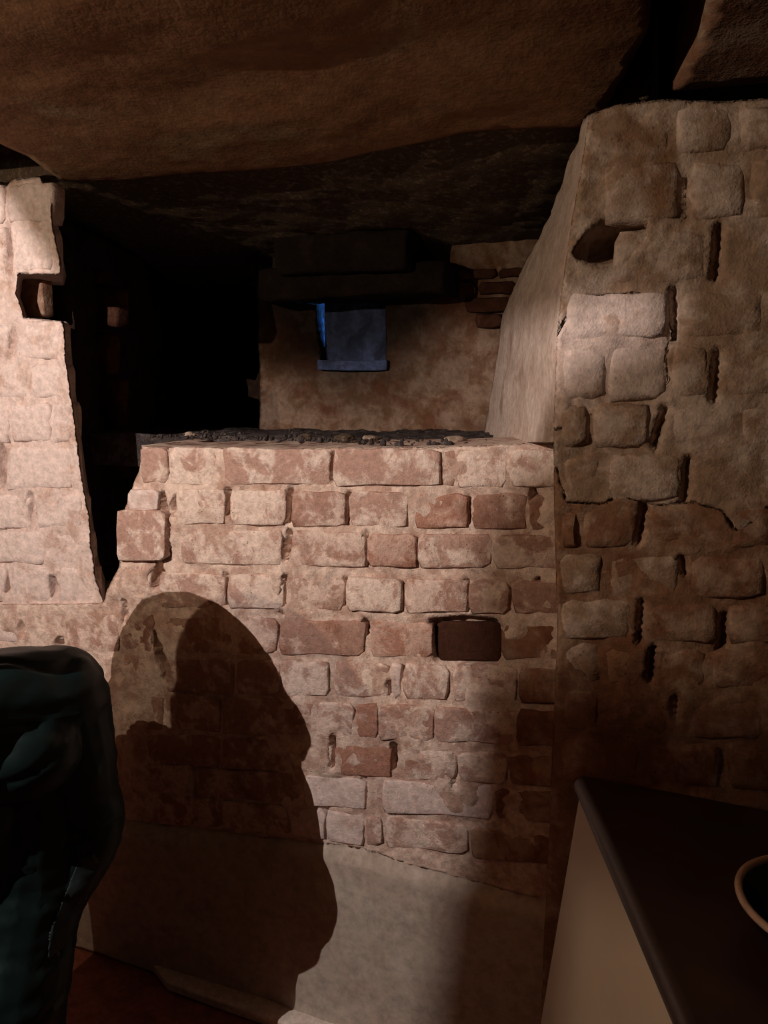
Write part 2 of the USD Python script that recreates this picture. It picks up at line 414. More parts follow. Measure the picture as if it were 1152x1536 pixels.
def h_back(q):
    h = np.clip(fbm(np.c_[q * 7, 8 + np.zeros(len(q))], 3) - 0.57, 0, .1) * 0.05 + (fbm(np.c_[q * 14, np.zeros(len(q))], 4) - 0.5) * 0.012 + (fbm(np.c_[q * 60, np.ones(len(q))], 3) - 0.5) * 0.006
    below = np.interp(q[:, 0], fl[:, 0], fl[:, 1]) - q[:, 1]
    s = np.clip(below / 0.03, 0, 1)
    s = s * s * (3 - 2 * s)
    lumps = (fbm(np.c_[q * 5, 3 + np.zeros(len(q))], 3) - 0.5) * 0.014
    h = h * (1 - 0.85 * s) + s * (0.018 + lumps)
    lump = np.clip(1 - (q[:, 1] - uv(400, 900, FRONT)[1]) / 0.25, 0, 1) * np.clip((uv(260, 900, FRONT)[0] - q[:, 0]) / 0.1, 0, 1)
    return h + lump * 0.006 - back_slots(q) - lost_brick(q)


# two meshes share one outline: brickwork bed and plastered foot
foot_poly = Polygon([*[tuple(p) for p in fl], (u_max + 0.2, 0.0), (fl[0, 0], 0.0)]).buffer(0)
bed = poly.difference(foot_poly.buffer(-0.004))
foot = poly.intersection(foot_poly)
pick = lambda g: g if g.geom_type == "Polygon" else max(g.geoms, key=lambda x: x.area)
obj("mortar_bed", slab(pick(bed), FRONT, h_back, 0.22, 0.0065, seed=1), M["mortar"], wall_back, smooth=True)
obj("plaster_foot", slab(pick(foot), FRONT, h_back, 0.22, 0.012, seed=2), M["plaster"], wall_back, smooth=True)
rows = [
    (672, 727, 0.008, 400, [(211, 252, "wash"), (256, 331), (339, 496), (503, 660), (664, 684, "wash_worn", -.004), (688, 760), (765, 850)]),
    (735, 788, 0.014, 400, [(196, 242, "wash_thick", .006, (0, -20)), (268, 340), (347, 430), (439, 519, "wash_worn"), (525, 611), (622, 702, "brick_red"), (708, 790, "wash_worn"), (796, 850, "wash_worn")]),
    (797, 848, 0.016, 440, [(181, 254, "wash", .010, (-28, -6)), (274, 425), (440, 549, "wash_worn"), (554, 625, "brick_red", .003), (629, 737), (742, 850, "wash_worn")]),
    (863, 914, 0.020, 440, [(184, 229, "wash", .006, (-10, -20)), (242, 338), (344, 424), (431, 516, "wash_worn"), (523, 602, "wash", .006), (608, 701, "wash_worn"), (706, 765, "wash_worn"), (770, 850, "wash_worn")]),
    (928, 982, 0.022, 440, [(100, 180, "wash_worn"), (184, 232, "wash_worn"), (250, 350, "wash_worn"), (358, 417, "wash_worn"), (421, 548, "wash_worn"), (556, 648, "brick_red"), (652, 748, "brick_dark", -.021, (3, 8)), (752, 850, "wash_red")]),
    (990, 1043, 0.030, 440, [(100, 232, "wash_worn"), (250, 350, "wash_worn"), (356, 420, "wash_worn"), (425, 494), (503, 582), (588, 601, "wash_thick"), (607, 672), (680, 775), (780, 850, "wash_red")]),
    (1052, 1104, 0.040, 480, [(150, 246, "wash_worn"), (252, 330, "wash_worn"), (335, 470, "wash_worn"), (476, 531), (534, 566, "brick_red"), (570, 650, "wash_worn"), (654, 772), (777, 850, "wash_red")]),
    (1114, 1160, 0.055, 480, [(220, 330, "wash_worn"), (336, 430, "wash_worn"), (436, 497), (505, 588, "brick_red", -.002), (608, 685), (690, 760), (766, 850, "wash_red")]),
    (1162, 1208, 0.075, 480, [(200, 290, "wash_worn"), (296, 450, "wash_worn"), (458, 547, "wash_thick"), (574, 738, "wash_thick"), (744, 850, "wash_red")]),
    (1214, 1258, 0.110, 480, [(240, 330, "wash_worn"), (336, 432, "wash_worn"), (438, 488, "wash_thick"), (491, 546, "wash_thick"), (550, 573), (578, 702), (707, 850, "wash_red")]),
]
bricks(wall_back, rows, FRONT, "wash", proud=0.0052, soft=0.0045, seed=1)

# ------------------------------------------------------------------ wall_left: the thickly limed pier
wall_left = thing("wall_left", "thickly whitewashed brick pier with a ragged edge left of the alcove", "wall", kind="structure")
pier = [(-700, 330), (-120, 300), (0, 285), (20, 268), (62, 264), (78, 300), (82, 345), (92, 395), (88, 412), (30, 412), (26, 440), (36, 476), (98, 482), (104, 560), (114, 640), (124, 720), (136, 800), (146, 870), (158, 906), (100, 912), (-700, 912)]
left_slots = gaps([(18, 492, 540, 4, .02, 1), (12, 340, 410, 4, .03, -3), (3, 672, 732, 6, .03, -1), (48, 742, 795, 5, .02, -1), (81, 868, 902, 5, .03, -3), (37, 928, 948, 6, .02, -3), (8, 862, 890, 4, .02, -3)], FRONT)


def h_left(q):
    return 0.0002 + (fbm(np.c_[q * 12, 5 + np.zeros(len(q))], 4) - 0.5) * 0.018 + (fbm(np.c_[q * 55, np.ones(len(q))], 3) - 0.5) * 0.006 - left_slots(q)


obj("mortar_bed", slab(px_poly(pier, FRONT), FRONT, h_left, 0.16, 0.0075, seed=3, undercut=0.14), M["mortar_thick"], wall_left, smooth=True)
def auto_row(x0, x1, w, rng):
    out, x = [], x0
    while x < x1:
        e = x + w * rng.choice([1.0, 1.0, 2.0])
        out.append((x + 3, e - 4))
        x = e
    return out


rl = np.random.default_rng(11)
rows = [
    (275, 335, -0.02, 40, [(28, 72)]), (340, 408, -0.02, 40, [(-60, 8), (22, 77)]),
    (482, 540, 0.0, 40, [(-55, 12), (26, 90)]), (546, 598, 0.0, 40, [(-90, 42), (47, 96)]),
    (604, 664, 0.0, 40, [(-60, 14), (19, 76), (80, 105)]), (670, 734, 0.0, 40, [(-75, -4), (11, 109)]),
    (741, 793, 0.0, 40, [(-30, 42), (56, 121)]), (798, 845, 0.0, 40, [(-60, 70), (75, 130)]),
    (850, 903, 0.0, 40, [(-60, 3), (15, 75), (90, 138)]),
]
rows = [(a, b, s, x, auto_row(-420, its[0][0] - 4, 72, rl) + its) for a, b, s, x, its in rows]
bricks(wall_left, rows, FRONT, "wash_thick", proud=0.0035, soft=0.008, rough=0.005, seed=2)
bricks(wall_back, [(910, 962, 0.0, 40, [(-130, -60, "wash_thick"), (-55, 32, "wash_thick"), (44, 96, "wash_thick")]), (968, 1020, 0.0, 40, [(-60, 20, "wash_thick"), (26, 96, "wash_thick")])], FRONT, "wash_thick", proud=0.004, soft=0.008, seed=5)

# ------------------------------------------------------------------ wall_right: the pier that stands forward on the right
wall_right = thing("wall_right", "forward brick pier with flaking limewash to the right of the alcove", "wall", kind="structure")
pr = [(884, 172), (930, 158), (1000, 150), (1080, 152), (1500, 120), (1500, 1250), (834, 1250), (836, 950), (832, 800), (830, 640), (834, 520), (842, 440), (858, 330), (872, 250)]
base_u = uv(836, 950, RIGHT)[0]
ptop = [uv(x, y, RIGHT) for x, y in pr[:5]]
pside = [uv(x, y, RIGHT) for x, y in pr[7:]]
u_far = uv(1500, 120, RIGHT)[0]
poly = Polygon([*ptop, (u_far, 0.0), (base_u, 0.0), *pside]).buffer(0)
right_slots = gaps([(1076, 338, 415, 5, .03, 3), (1012, 432, 505, 5, .03, 0), (1074, 530, 600, 3, .03, 3), (990, 612, 668, 5, .035, 8), (1030, 690, 748, 4, .03, 3), (962, 760, 815, 5, .03, 5),
                    (1025, 838, 860, 4, .03, -3), (961, 902, 962, 4, .03, 2), (1084, 925, 985, 5, .03, 3), (977, 972, 1022, 5, .035, 2), (1014, 1045, 1075, 3, .02, 1), (802, 735, 760, 4, .02, -2),
                    (1030, 262, 330, 5, .012, 0), (858, 560, 620, 3, .01, 0)], RIGHT, 0.56)
ha, hb = uv(868, 382, RIGHT), uv(968, 342, RIGHT)


def h_right(q):
    ab = hb - ha
    s = np.clip(((q - ha) @ ab) / (ab @ ab), 0, 1)
    d = np.linalg.norm(q - ha - s[:, None] * ab, axis=1)
    w = 0.003 + 0.021 * np.sin(np.pi * s) ** 0.8
    hole = 0.07 * np.clip(1.35 - d / w, 0, 1)
    return 0.0006 + (fbm(np.c_[q * 11, 9 + np.zeros(len(q))], 4) - 0.5) * 0.020 + (fbm(np.c_[q * 50, np.ones(len(q))], 3) - 0.5) * 0.006 - right_slots(q) - hole


bare = Polygon([uv(x, y, RIGHT) for x, y in ((700, 640), (836, 700), (852, 752), (905, 756), (930, 742), (985, 758), (1040, 752), (1085, 765), (1110, 800), (1152, 760), (1250, 740), (1700, 760), (1700, 3000), (700, 3000))]).buffer(0)
white = Polygon([uv(x, y, RIGHT) for x, y in ((820, 530), (834, 505), (858, 462), (884, 444), (920, 440), (958, 438), (996, 458), (1008, 500), (1000, 540), (1006, 572), (980, 592), (930, 600), (890, 622), (850, 642), (820, 650))]).buffer(0)  # outline of the lamp pool, painted in as brighter limewash
obj("mortar_bed", slab(pick(poly.difference(bare.buffer(-0.002)).difference(white.buffer(-0.002))), RIGHT, h_right, 0.185, 0.0065, seed=4), M["mortar_dim"], wall_right, smooth=True)
obj("mortar_bed", slab(pick(poly.difference(bare).intersection(white)), RIGHT, h_right, 0.185, 0.0065, seed=24), M["mortar_thick"], wall_right, smooth=True, label="corner patch of limewash painted brighter for the lamp pool")
obj("mortar_bed", slab(pick(poly.intersection(bare)), RIGHT, h_right, 0.185, 0.0065, seed=14), M["mortar_red"], wall_right, smooth=True, label="lower mortar with most of the limewash gone")
rr = np.random.default_rng(12)
rows = [
    (158, 230, -0.02, 1000, [(912, 1006), (1013, 1096), (1105, 1190)]),
    (243, 333, -0.02, 1000, [(905, 1020), (1038, 1120), (1126, 1210)]),
    (344, 426, -0.02, 1000, [(922, 1062), (1092, 1180)]),
    (434, 508, -0.02, 1000, [(846, 1003, "wash_thick"), (1022, 1150)]),
    (516, 598, -0.01, 1000, [(842, 908, "wash_thick"), (914, 1000, "wash_thick"), (1006, 1066), (1084, 1165)]),  # corner bricks lightened along with the painted lamp pool
    (608, 672, 0.0, 1000, [(840, 882), (890, 976), (1004, 1100), (1108, 1190)]),
    (680, 752, 0.0, 1000, [(840, 902), (912, 1022), (1038, 1142)]),
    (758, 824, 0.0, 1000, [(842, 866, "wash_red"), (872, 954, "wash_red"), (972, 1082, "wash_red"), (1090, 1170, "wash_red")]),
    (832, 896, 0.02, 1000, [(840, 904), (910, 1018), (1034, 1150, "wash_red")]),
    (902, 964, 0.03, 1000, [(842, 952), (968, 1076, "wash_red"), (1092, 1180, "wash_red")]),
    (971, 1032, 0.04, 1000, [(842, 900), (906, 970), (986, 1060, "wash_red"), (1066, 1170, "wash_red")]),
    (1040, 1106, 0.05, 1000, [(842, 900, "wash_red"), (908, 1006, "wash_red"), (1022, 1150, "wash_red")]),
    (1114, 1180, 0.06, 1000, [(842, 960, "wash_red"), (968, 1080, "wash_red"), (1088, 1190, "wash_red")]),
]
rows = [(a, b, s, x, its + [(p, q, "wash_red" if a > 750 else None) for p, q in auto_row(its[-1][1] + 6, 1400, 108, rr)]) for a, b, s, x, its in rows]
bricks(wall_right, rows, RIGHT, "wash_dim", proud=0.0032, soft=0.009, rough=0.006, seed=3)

# ------------------------------------------------------------------ the alcove
SILL = uv(500, 668, FRONT)[1]
TOP_Z = 1.90


def rough_box(points, faces, amp, step, seed):
    m = trimesh.Trimesh(points, faces, process=False)
    m = m.subdivide_to_size(step, max_iter=12)
    v = np.array(m.vertices)
    n = normals(v, np.array(m.faces))
    return v + n * ((fbm(v * 9 + seed, 4) - 0.5) * amp + (fbm(v * 45 + seed, 3) - 0.5) * amp * 0.35)[:, None], np.array(m.faces)


def patch_grid(p00, p10, p11, p01, step, amp, seed, thick=0.1, freq=9.0):
    """a rough four cornered slab between world corners, its face turned to the side that p00->p10->p11 runs anticlockwise from"""
    p00, p10, p11, p01 = map(np.asarray, (p00, p10, p11, p01))
    a = max(4, int(np.linalg.norm(p10 - p00) / step))
    b = max(4, int(np.linalg.norm(p01 - p00) / step))
    s, t = np.meshgrid(np.linspace(0, 1, a + 1), np.linspace(0, 1, b + 1), indexing="ij")
    s, t = s[..., None], t[..., None]
    p = (p00 * (1 - s) * (1 - t) + p10 * s * (1 - t) + p11 * s * t + p01 * (1 - s) * t).reshape(-1, 3)
    nn = np.cross(p10 - p00, p01 - p00)
    nn = nn / np.linalg.norm(nn)
    h = (fbm(p * freq + seed, 4) - 0.5) * amp + (fbm(p * freq * 6 + seed, 3) - 0.5) * amp * 0.4
    i = np.arange(a)[:, None] * (b + 1) + np.arange(b)
    i = i.ravel()
    f = np.vstack([np.stack([i, i + b + 1, i + b + 2], 1), np.stack([i, i + b + 2, i + 1], 1)])
    k = len(p)
    e = boundary_edges(f)
    sides = np.vstack([np.stack([e[:, 1], e[:, 0], e[:, 0] + k], 1), np.stack([e[:, 1], e[:, 0] + k, e[:, 1] + k], 1)])
    return np.vstack([p + nn * h[:, None], p - nn * thick]), np.vstack([f, f[:, ::-1] + k, sides])


uL, uR = uv(-300, 600, FRONT)[0], uv(835, 600, RIGHT)[0]
ub0, ub1 = uv(388, 560, BACK)[0], uv(738, 560, BACK)[0]
q = lambda u, n, z: place(u, z, n)
# back wall with the vent hole
vent = [(472, 449), (577, 444), (579, 545), (482, 549)]
hole = Polygon([uv(x, y, BACK) for x, y in vent]).buffer(0)
alcove = thing("wall_alcove_back", "brown plaster back wall of the alcove with soot and painted shade around the small vent", "wall", kind="structure")
zb, zt = SILL - 0.06, 1.84
bp = Polygon([(ub0, zb), (ub1 + 0.12, zb), (ub1 + 0.12, zt), (ub0, zt)]).difference(hole)
h_alc = lambda p: (fbm(np.c_[p * 10, 4 + np.zeros(len(p))], 4) - 0.5) * 0.024 + (fbm(np.c_[p * 60, np.ones(len(p))], 3) - 0.5) * 0.006
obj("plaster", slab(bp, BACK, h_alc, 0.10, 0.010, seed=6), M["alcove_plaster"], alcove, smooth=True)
rows = [(404, 420, -0.02, 700, [(674, 745), (749, 800)]), (424, 444, -0.02, 700, [(680, 716), (720, 775)]), (448, 468, -0.02, 700, [(700, 770)]), (472, 492, -0.02, 700, [(716, 752)])]
bricks(alcove, rows, BACK, "brick_dark", proud=0.012, soft=0.006, rough=0.006, seed=8)

# deeper sooty bay on the left of the alcove, its shade painted black
bay = thing("wall_alcove_left", "sooty brick bay behind the left pier with its shade painted black", "wall", kind="structure")
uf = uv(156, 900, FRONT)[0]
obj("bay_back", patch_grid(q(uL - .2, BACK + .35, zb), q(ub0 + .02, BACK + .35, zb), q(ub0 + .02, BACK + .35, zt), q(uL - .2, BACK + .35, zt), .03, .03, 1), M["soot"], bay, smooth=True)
# jamb behind the pier edge, running back to the left, and the end wall of the bay
j0 = uv(118, 640, FRONT)[0]
zlow = uv(156, 905, FRONT)[1] - 0.05
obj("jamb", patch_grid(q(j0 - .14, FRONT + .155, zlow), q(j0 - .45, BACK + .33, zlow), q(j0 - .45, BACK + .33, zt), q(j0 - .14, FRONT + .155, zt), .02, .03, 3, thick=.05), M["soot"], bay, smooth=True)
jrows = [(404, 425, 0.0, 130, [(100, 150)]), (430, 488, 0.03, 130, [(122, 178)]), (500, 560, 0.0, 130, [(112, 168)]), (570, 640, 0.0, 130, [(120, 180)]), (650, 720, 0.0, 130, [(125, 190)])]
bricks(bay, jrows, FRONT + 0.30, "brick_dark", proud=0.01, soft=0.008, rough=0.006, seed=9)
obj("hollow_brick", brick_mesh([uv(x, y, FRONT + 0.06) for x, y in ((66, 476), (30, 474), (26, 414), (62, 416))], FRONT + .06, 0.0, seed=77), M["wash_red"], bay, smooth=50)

# right reveal, splayed and streaky
rev = thing("wall_alcove_right", "splayed streaky grey plaster reveal at the right of the alcove", "wall", kind="structure")
e0 = [(830, 664), (830, 640), (834, 520), (842, 440), (858, 330), (872, 250), (884, 172)]
e1 = [(722, 664), (728, 640), (742, 560), (752, 470), (790, 390), (826, 330), (876, 180)]
nb = [BACK, BACK, BACK, BACK - .02, BACK - .18, 1.70, 1.34]
A0 = [on_n(x, y, RIGHT + .012) for x, y in e0]
A1 = [on_n(x, y, n) for (x, y), n in zip(e1, nb)]
S = 22
gv, gf = [], []
cols = []
tt = np.linspace(0, len(A0) - 1, 80)
for t_ in tt:
    i = min(int(t_), len(A0) - 2)
    a = t_ - i
    p, r = A0[i] * (1 - a) + A0[i + 1] * a, A1[i] * (1 - a) + A1[i + 1] * a
    w = np.linspace(0, 1, S)[:, None]
    cols.append(p * (1 - w) + r * w)
g = np.array(cols)
v = g.reshape(-1, 3)
i = (np.arange(79)[:, None] * S + np.arange(S - 1)).ravel()
f = np.vstack([np.stack([i, i + S, i + S + 1], 1), np.stack([i, i + S + 1, i + 1], 1)])
nn = normals(v, f)
if (nn @ (EYE - v.mean(0))).mean() < 0:
    f, nn = f[:, ::-1], -nn
streak = np.c_[v @ T * 40 + v @ N * 40, v[:, 2] * 5, np.zeros(len(v))]
v2 = v + nn * ((fbm(streak, 3) - 0.5) * 0.012 + (fbm(v * 14, 3) - 0.5) * 0.016)[:, None]
k = len(v)
e = boundary_edges(f)
sides = np.vstack([np.stack([e[:, 1], e[:, 0], e[:, 0] + k], 1), np.stack([e[:, 1], e[:, 0] + k, e[:, 1] + k], 1)])
obj("plaster", (np.vstack([v2, v - nn * 0.03]), np.vstack([f, f[:, ::-1] + k, sides])), M["reveal"], rev, smooth=True)

# sill: flat top of the infill, with rubble
sill = obj("trim_1", patch_grid(q(uL, FRONT + .20, SILL - .012), q(uR + .05, FRONT + .20, SILL - .004), q(uR - .2, BACK + .02, SILL - .012), q(uL, BACK + .34, SILL - .05), .010, .026, 5, thick=.08, freq=16), M["ledge"], smooth=True)
tag(sill, "dark gritty ledge on top of the brick infill inside the alcove", "ledge", None, "structure")

# soffit of the alcove, sloping back to the lintel
sof = patch_grid(q(uL - .3, FRONT + .02, TOP_Z), q(uL - .3, BACK + .36, 1.78), q(uR + .10, BACK + .36, 1.78), q(uR + .10, FRONT + .02, TOP_Z), .012, .024, 6, thick=.15, freq=10)
sf = obj("ceiling_alcove", sof, M["soot_stone"], smooth=True)
tag(sf, "rough soot stained stone soffit sloping down over the alcove", "soffit", None, "structure")

# lintel over the vent
lint = thing("lintel", "sooty black stepped lintel above the blue vent", "lintel")


def hull_box(lo, hi, r):
    return Manifold.batch_hull([Manifold.sphere(r, 12).translate((x, y, z)) for x in (lo[0] + r, hi[0] - r) for y in (lo[1] + r, hi[1] - r) for z in (lo[2] + r, hi[2] - r)])


def wall_box(u0, u1, n0, n1, z0, z1, r=0.006, wob=0.0):
    m = hull_box((u0, n0, z0), (u1, n1, z1), r).refine_to_length(.03 if wob else 10.0).to_mesh()
    p = np.array(m.vert_properties[:, :3])
    p = p + (np.stack([fbm(p * 14 + 7 * k_, 3) for k_ in range(3)], 1) - .5) * wob
    return place(p[:, 0], p[:, 2], p[:, 1]), np.array(m.tri_verts)


nl = BACK - 0.13
a0, a1 = uv(385, 405, nl), uv(668, 438, nl)
obj("beam", wall_box(a0[0], a1[0], nl, BACK + .02, a1[1], a0[1], .01, .03), M["charred"], lint)
b0, b1 = uv(412, 366, nl - .04), uv(612, 402, nl - .04)
obj("upper_block", wall_box(b0[0], b1[0], nl - .04, BACK + .02, b1[1], b0[1] + .02, .01, .03), M["charred"], lint)

# vent: short tunnel through the back wall, shut by a slate set off its left jamb
vent_o = thing("window_1", "small square vent glowing blue with daylight at the back of the alcove", "vent", kind="structure")
hv = np.array(hole.exterior.coords)[:-1]
ctr = hv.mean(0)
D1, D2 = BACK + 0.02, BACK + 0.30
ring0 = place(hv[:, 0], hv[:, 1], np.full(len(hv), D1))
ring1 = place(hv[:, 0], hv[:, 1], np.full(len(hv), D2))
out = ctr + (hv - ctr) * 1.25
ring2 = place(out[:, 0], out[:, 1], np.full(len(hv), D2))
ring3 = place(out[:, 0], out[:, 1], np.full(len(hv), D1))
kk = len(hv)
fs = []
rings = [ring0, ring1, ring2, ring3]
for a in range(4):
    b = (a + 1) % 4
    for i in range(kk):
        j = (i + 1) % kk
        fs += [(a * kk + i, a * kk + j, b * kk + j), (a * kk + i, b * kk + j, b * kk + i)]
tun = trimesh.Trimesh(np.vstack(rings), np.array(fs), process=False)
trimesh.repair.fix_normals(tun)
obj("tunnel", tun, M["slate"], vent_o, smooth=False)
h0, h1 = hv.min(0), hv.max(0)
sl = wall_box(h0[0] + 0.014, h1[0] + 0.02, BACK + 0.035, BACK + 0.050, h0[1] - 0.01, h1[1] - 0.002, 0.003, .008)
obj("slate_shutter", sl, M["slate"], vent_o)
v0, v1 = uv(476, 556, BACK - .02), uv(580, 540, BACK - .02)
obj("sill", wall_box(v0[0], v1[0], BACK - .022, BACK + .05, v0[1], v1[1], .004, .010), M["slate"], vent_o)
lp = place(np.array(ctr[0]), np.array(ctr[1]), np.array(BACK + 0.285))
rl_ = UsdLux.RectLight.Define(stage, "/World/window_1/daylight")
rl_.CreateWidthAttr(0.17)
rl_.CreateHeightAttr(0.16)
rl_.CreateColorAttr(DAY_BLUE)
rl_.CreateIntensityAttr(DAY_POWER)
rl_.AddTransformOp().Set(Gf.Matrix4d(*[*map(float, -T), 0.0, *map(float, Z), 0.0, *map(float, N), 0.0, *map(float, lp), 1.0]))   # shines back through the vent

# rubble on the ledge
rng = np.random.default_rng(21)
for k, (px, py, r, m, lab) in enumerate([(566, 667, .012, "pebble", "pale flat stone chip on the ledge below the vent"), (528, 655, .014, "soot_stone", "grey rubble lump on the ledge right under the vent"),
                                        (470, 664, .011, "soot_stone", "dark rubble lump on the ledge left of the vent"), (690, 660, .016, "pebble", "brown rubble lump at the right end of the ledge"), (300, 664, .009, "pebble", "small pale crumb at the left end of the ledge")]):
    s = trimesh.creation.icosphere(3, r)
    v = np.array(s.vertices)
    v = v * (1 + 0.7 * (fbm(v / r * 1.3 + k * 9, 3) - .5))[:, None] * np.array([1.5, 1.0, .7])
    c = place(np.array(uv(px, py, FRONT + .17)[0]), np.array(SILL + r * .30), np.array(FRONT + .13))
    tag(obj("stone", (v + c, np.array(s.faces)), M[m], smooth=50), lab, "stone")
crumbs = []
for k in range(280):
    r = rng.uniform(.0010, .0042) * rng.choice([1, 1, 1, 1.7])
    s = trimesh.creation.icosphere(1, r)
    v = np.array(s.vertices) * rng.uniform(.6, 1.4, 3)
    u, n = rng.uniform(uv(215, 668, FRONT)[0], uv(800, 668, FRONT)[0]), FRONT + .02 + abs(rng.normal(0, .10))
    crumbs.append(trimesh.Trimesh(v + place(np.array(u), np.array(SILL + .004), np.array(n)), s.faces))
tag(obj("mortar_crumbs", trimesh.util.concatenate(crumbs), M["ledge"], smooth=False), "fallen mortar crumbs scattered along the alcove ledge", "crumbs", None, "stuff")

# ------------------------------------------------------------------ ceiling
SLOPE = 0.13
top_at = lambda n: TOP_Z + SLOPE * (FRONT - n)


def on_ceiling(px, py):
    d = ray(px, py)
    # z = TOP_Z + SLOPE*(FRONT - n)
    s = (TOP_Z + SLOPE * FRONT - CAM_Z) / (d[2] + SLOPE * (d @ N))
    p = EYE + d * s
    return np.array([p @ T, p @ N])


arch = [(-500, 185), (-200, 190), (-20, 200), (40, 226), (95, 262), (180, 262), (265, 254), (400, 250), (500, 240), (600, 216), (700, 197), (800, 190), (868, 188), (905, 160), (938, 112), (974, 52), (970, 0), (985, -150)]
cp = [on_ceiling(x, y) for x, y in arch]
ceil_poly = Polygon([*cp, (cp[-1][0], -0.7), (cp[0][0] - .3, -0.7), (cp[0][0] - .3, cp[0][1])]).buffer(0)


def frame_c(u, v, n):
    # u along T, v along N, n: 0 at the soffit, positive upwards
    u, v, n = (np.asarray(a, float) for a in (u, v, n))
    return u[..., None] * T + v[..., None] * N + (top_at(v) + n)[..., None] * Z


def h_ceil(p):
    return (fbm(np.c_[p * np.array([1.6, 4.5]), 2 + np.zeros(len(p))], 3) - .5) * .035 + (fbm(np.c_[p * np.array([9, 22]), np.ones(len(p))], 3) - .5) * .006


cv, cf = slab(ceil_poly, 0.0, h_ceil, 0.16, 0.014, frame=frame_c, seed=9)
ceiling = thing("ceiling", "low brown stained ceiling with an uneven front edge above the alcove", "ceiling", kind="structure")
cf = cf[:, ::-1]
obj("soffit", (cv, cf), M["ceiling"], ceiling, smooth=True)
# right-hand piece of ceiling beyond the dark slot
cr = [on_ceiling(x, y) for x, y in ((1070, -150), (1062, 0), (1046, 70), (1005, 138), (1500, 110))]
pr2 = Polygon([*cr[:4], (cr[4][0], cr[3][1]), (cr[4][0], -0.7), (cr[0][0], -0.7)]).buffer(0)
cv, cf = slab(pr2, 0.0, h_ceil, 0.16, 0.02, frame=frame_c, seed=10)
obj("soffit", (cv, cf[:, ::-1]), M["wash_red"], ceiling, smooth=True, label="reddish piece of ceiling right of the dark slot")
cu0, cu1 = cp[0][0] - .3, cr[4][0]
obj("upper_deck", patch_grid(q(cu0, -.7, 2.28), q(cu0, 2.5, 2.14), q(cu1, 2.5, 2.14), q(cu1, -.7, 2.28), .05, .03, 7, thick=.05), M["soot"], ceiling, smooth=True)

# ------------------------------------------------------------------ floor and plinth
flr = obj("floor", patch_grid((-2.2, -0.8, 0), (1.6, -0.8, 0), (1.6, 2.0, 0), (-2.2, 2.0, 0), .03, .006, 8, thick=.05), M["floor"], smooth=True)
tag(flr, "dim dusty red cellar floor", "floor", None, "structure")
PL_Z = uv(420, 1497, FRONT)[1]
l0 = uv(214, 1448, FRONT)[0]
lf = on_z(248, 1478, PL_Z)
rf = on_z(430, 1532, PL_Z)
nfront = rf @ N
ul, ur = lf @ T, uv(840, 1536, FRONT)[0]
pts = []
r = .006
for (u, n) in ((l0 + .03, FRONT - .004), (ul, nfront), (ur, nfront), (ur, FRONT - .004)):
    for z in (0.002 + r, PL_Z - r):
        pts.append(Manifold.sphere(r, 12).translate(tuple(place(np.array(u), np.array(z), np.array(n)))))
pm = Manifold.batch_hull(pts).refine_to_length(.03).to_mesh()
pv = np.array(pm.vert_properties[:, :3])
pv = pv + ((fbm(pv * 8, 3) - .5) * .006)[:, None] * np.array([0, 0, 1.0])
tag(obj("baseboard_back", (pv, np.array(pm.tri_verts)), M["plinth"], smooth=40), "white painted low plinth along the foot of the plastered wall", "plinth", None, "structure")

# ------------------------------------------------------------------ cabinet with dark worktop, lower right
C0 = on_n(862, 1156, RIGHT - .045)
ZT = C0[2]
C1 = on_z(1024, 1540, ZT)
dirL = (C1 - C0) / np.linalg.norm(C1 - C0)
dirR = np.array([-dirL[1], dirL[0], 0]) if np.cross([dirL[0], dirL[1]], [1, 0]) > 0 else np.array([-dirL[1], dirL[0], 0])
if dirR[0] < 0:
    dirR = -dirR
LEN, WID = 0.62, 0.55
cab = thing("cabinet", "cream painted cabinet with a dark wooden worktop in the lower right corner", "cabinet", (C0[0] + .3, C0[1] - .3, 0))
R0 = 0.016
tk = 0.034
pts = []
backdir = T * 0.75 + dirR * 0.25
c_list = [C0, C0 + dirL * LEN, C0 + dirL * LEN + T * WID, C0 + T * WID]
cc = sum(c_list) / 4
for p in c_list:
    p = p + (cc - p) / np.linalg.norm(cc - p) * R0 * 1.4
    pts.append(Manifold.sphere(R0, 24).translate((p[0], p[1], ZT - R0)))
obj("worktop", Manifold.batch_hull(pts), M["worktop"], cab, smooth=45)
Fb = on_n(797, 1530, RIGHT - .05)
flare = (Fb - C0) / (C0[2] - Fb[2])          # outward drift of the side per metre of drop
flare = np.array([flare[0], flare[1] * 0.0, 0])
zt_b = ZT - 2 * R0 + .001
ins = 0.010
tl = [C0 + dirL * .012 + T * ins, C0 + dirL * (LEN - .03) + T * ins, C0 + dirL * (LEN - .03) + T * (WID - .02), C0 + dirL * .012 + T * (WID - .02)]
pts = []
for i, p in enumerate(tl):
    out = flare if i in (0, 1) else flare * 0.0
    pts.append(Manifold.sphere(.004, 10).translate((p[0], p[1], zt_b - .004)))
    b = p + out * (ZT - .06)
    pts.append(Manifold.sphere(.004, 10).translate((b[0], b[1], .06)))
obj("carcass", Manifold.batch_hull(pts), M["cabinet"], cab, smooth=40)
for i, p in enumerate(tl):
    out = flare if i in (0, 1) else flare * 0.0
    b = p + out * (ZT - .06)
    b = b + (cc - b) * np.array([.12, .12, 0])
    foot_m = Manifold.cylinder(.065, .018, .024, 16).translate((b[0], b[1], 0.001))
    obj("foot", foot_m, M["worktop"], cab, smooth=45)

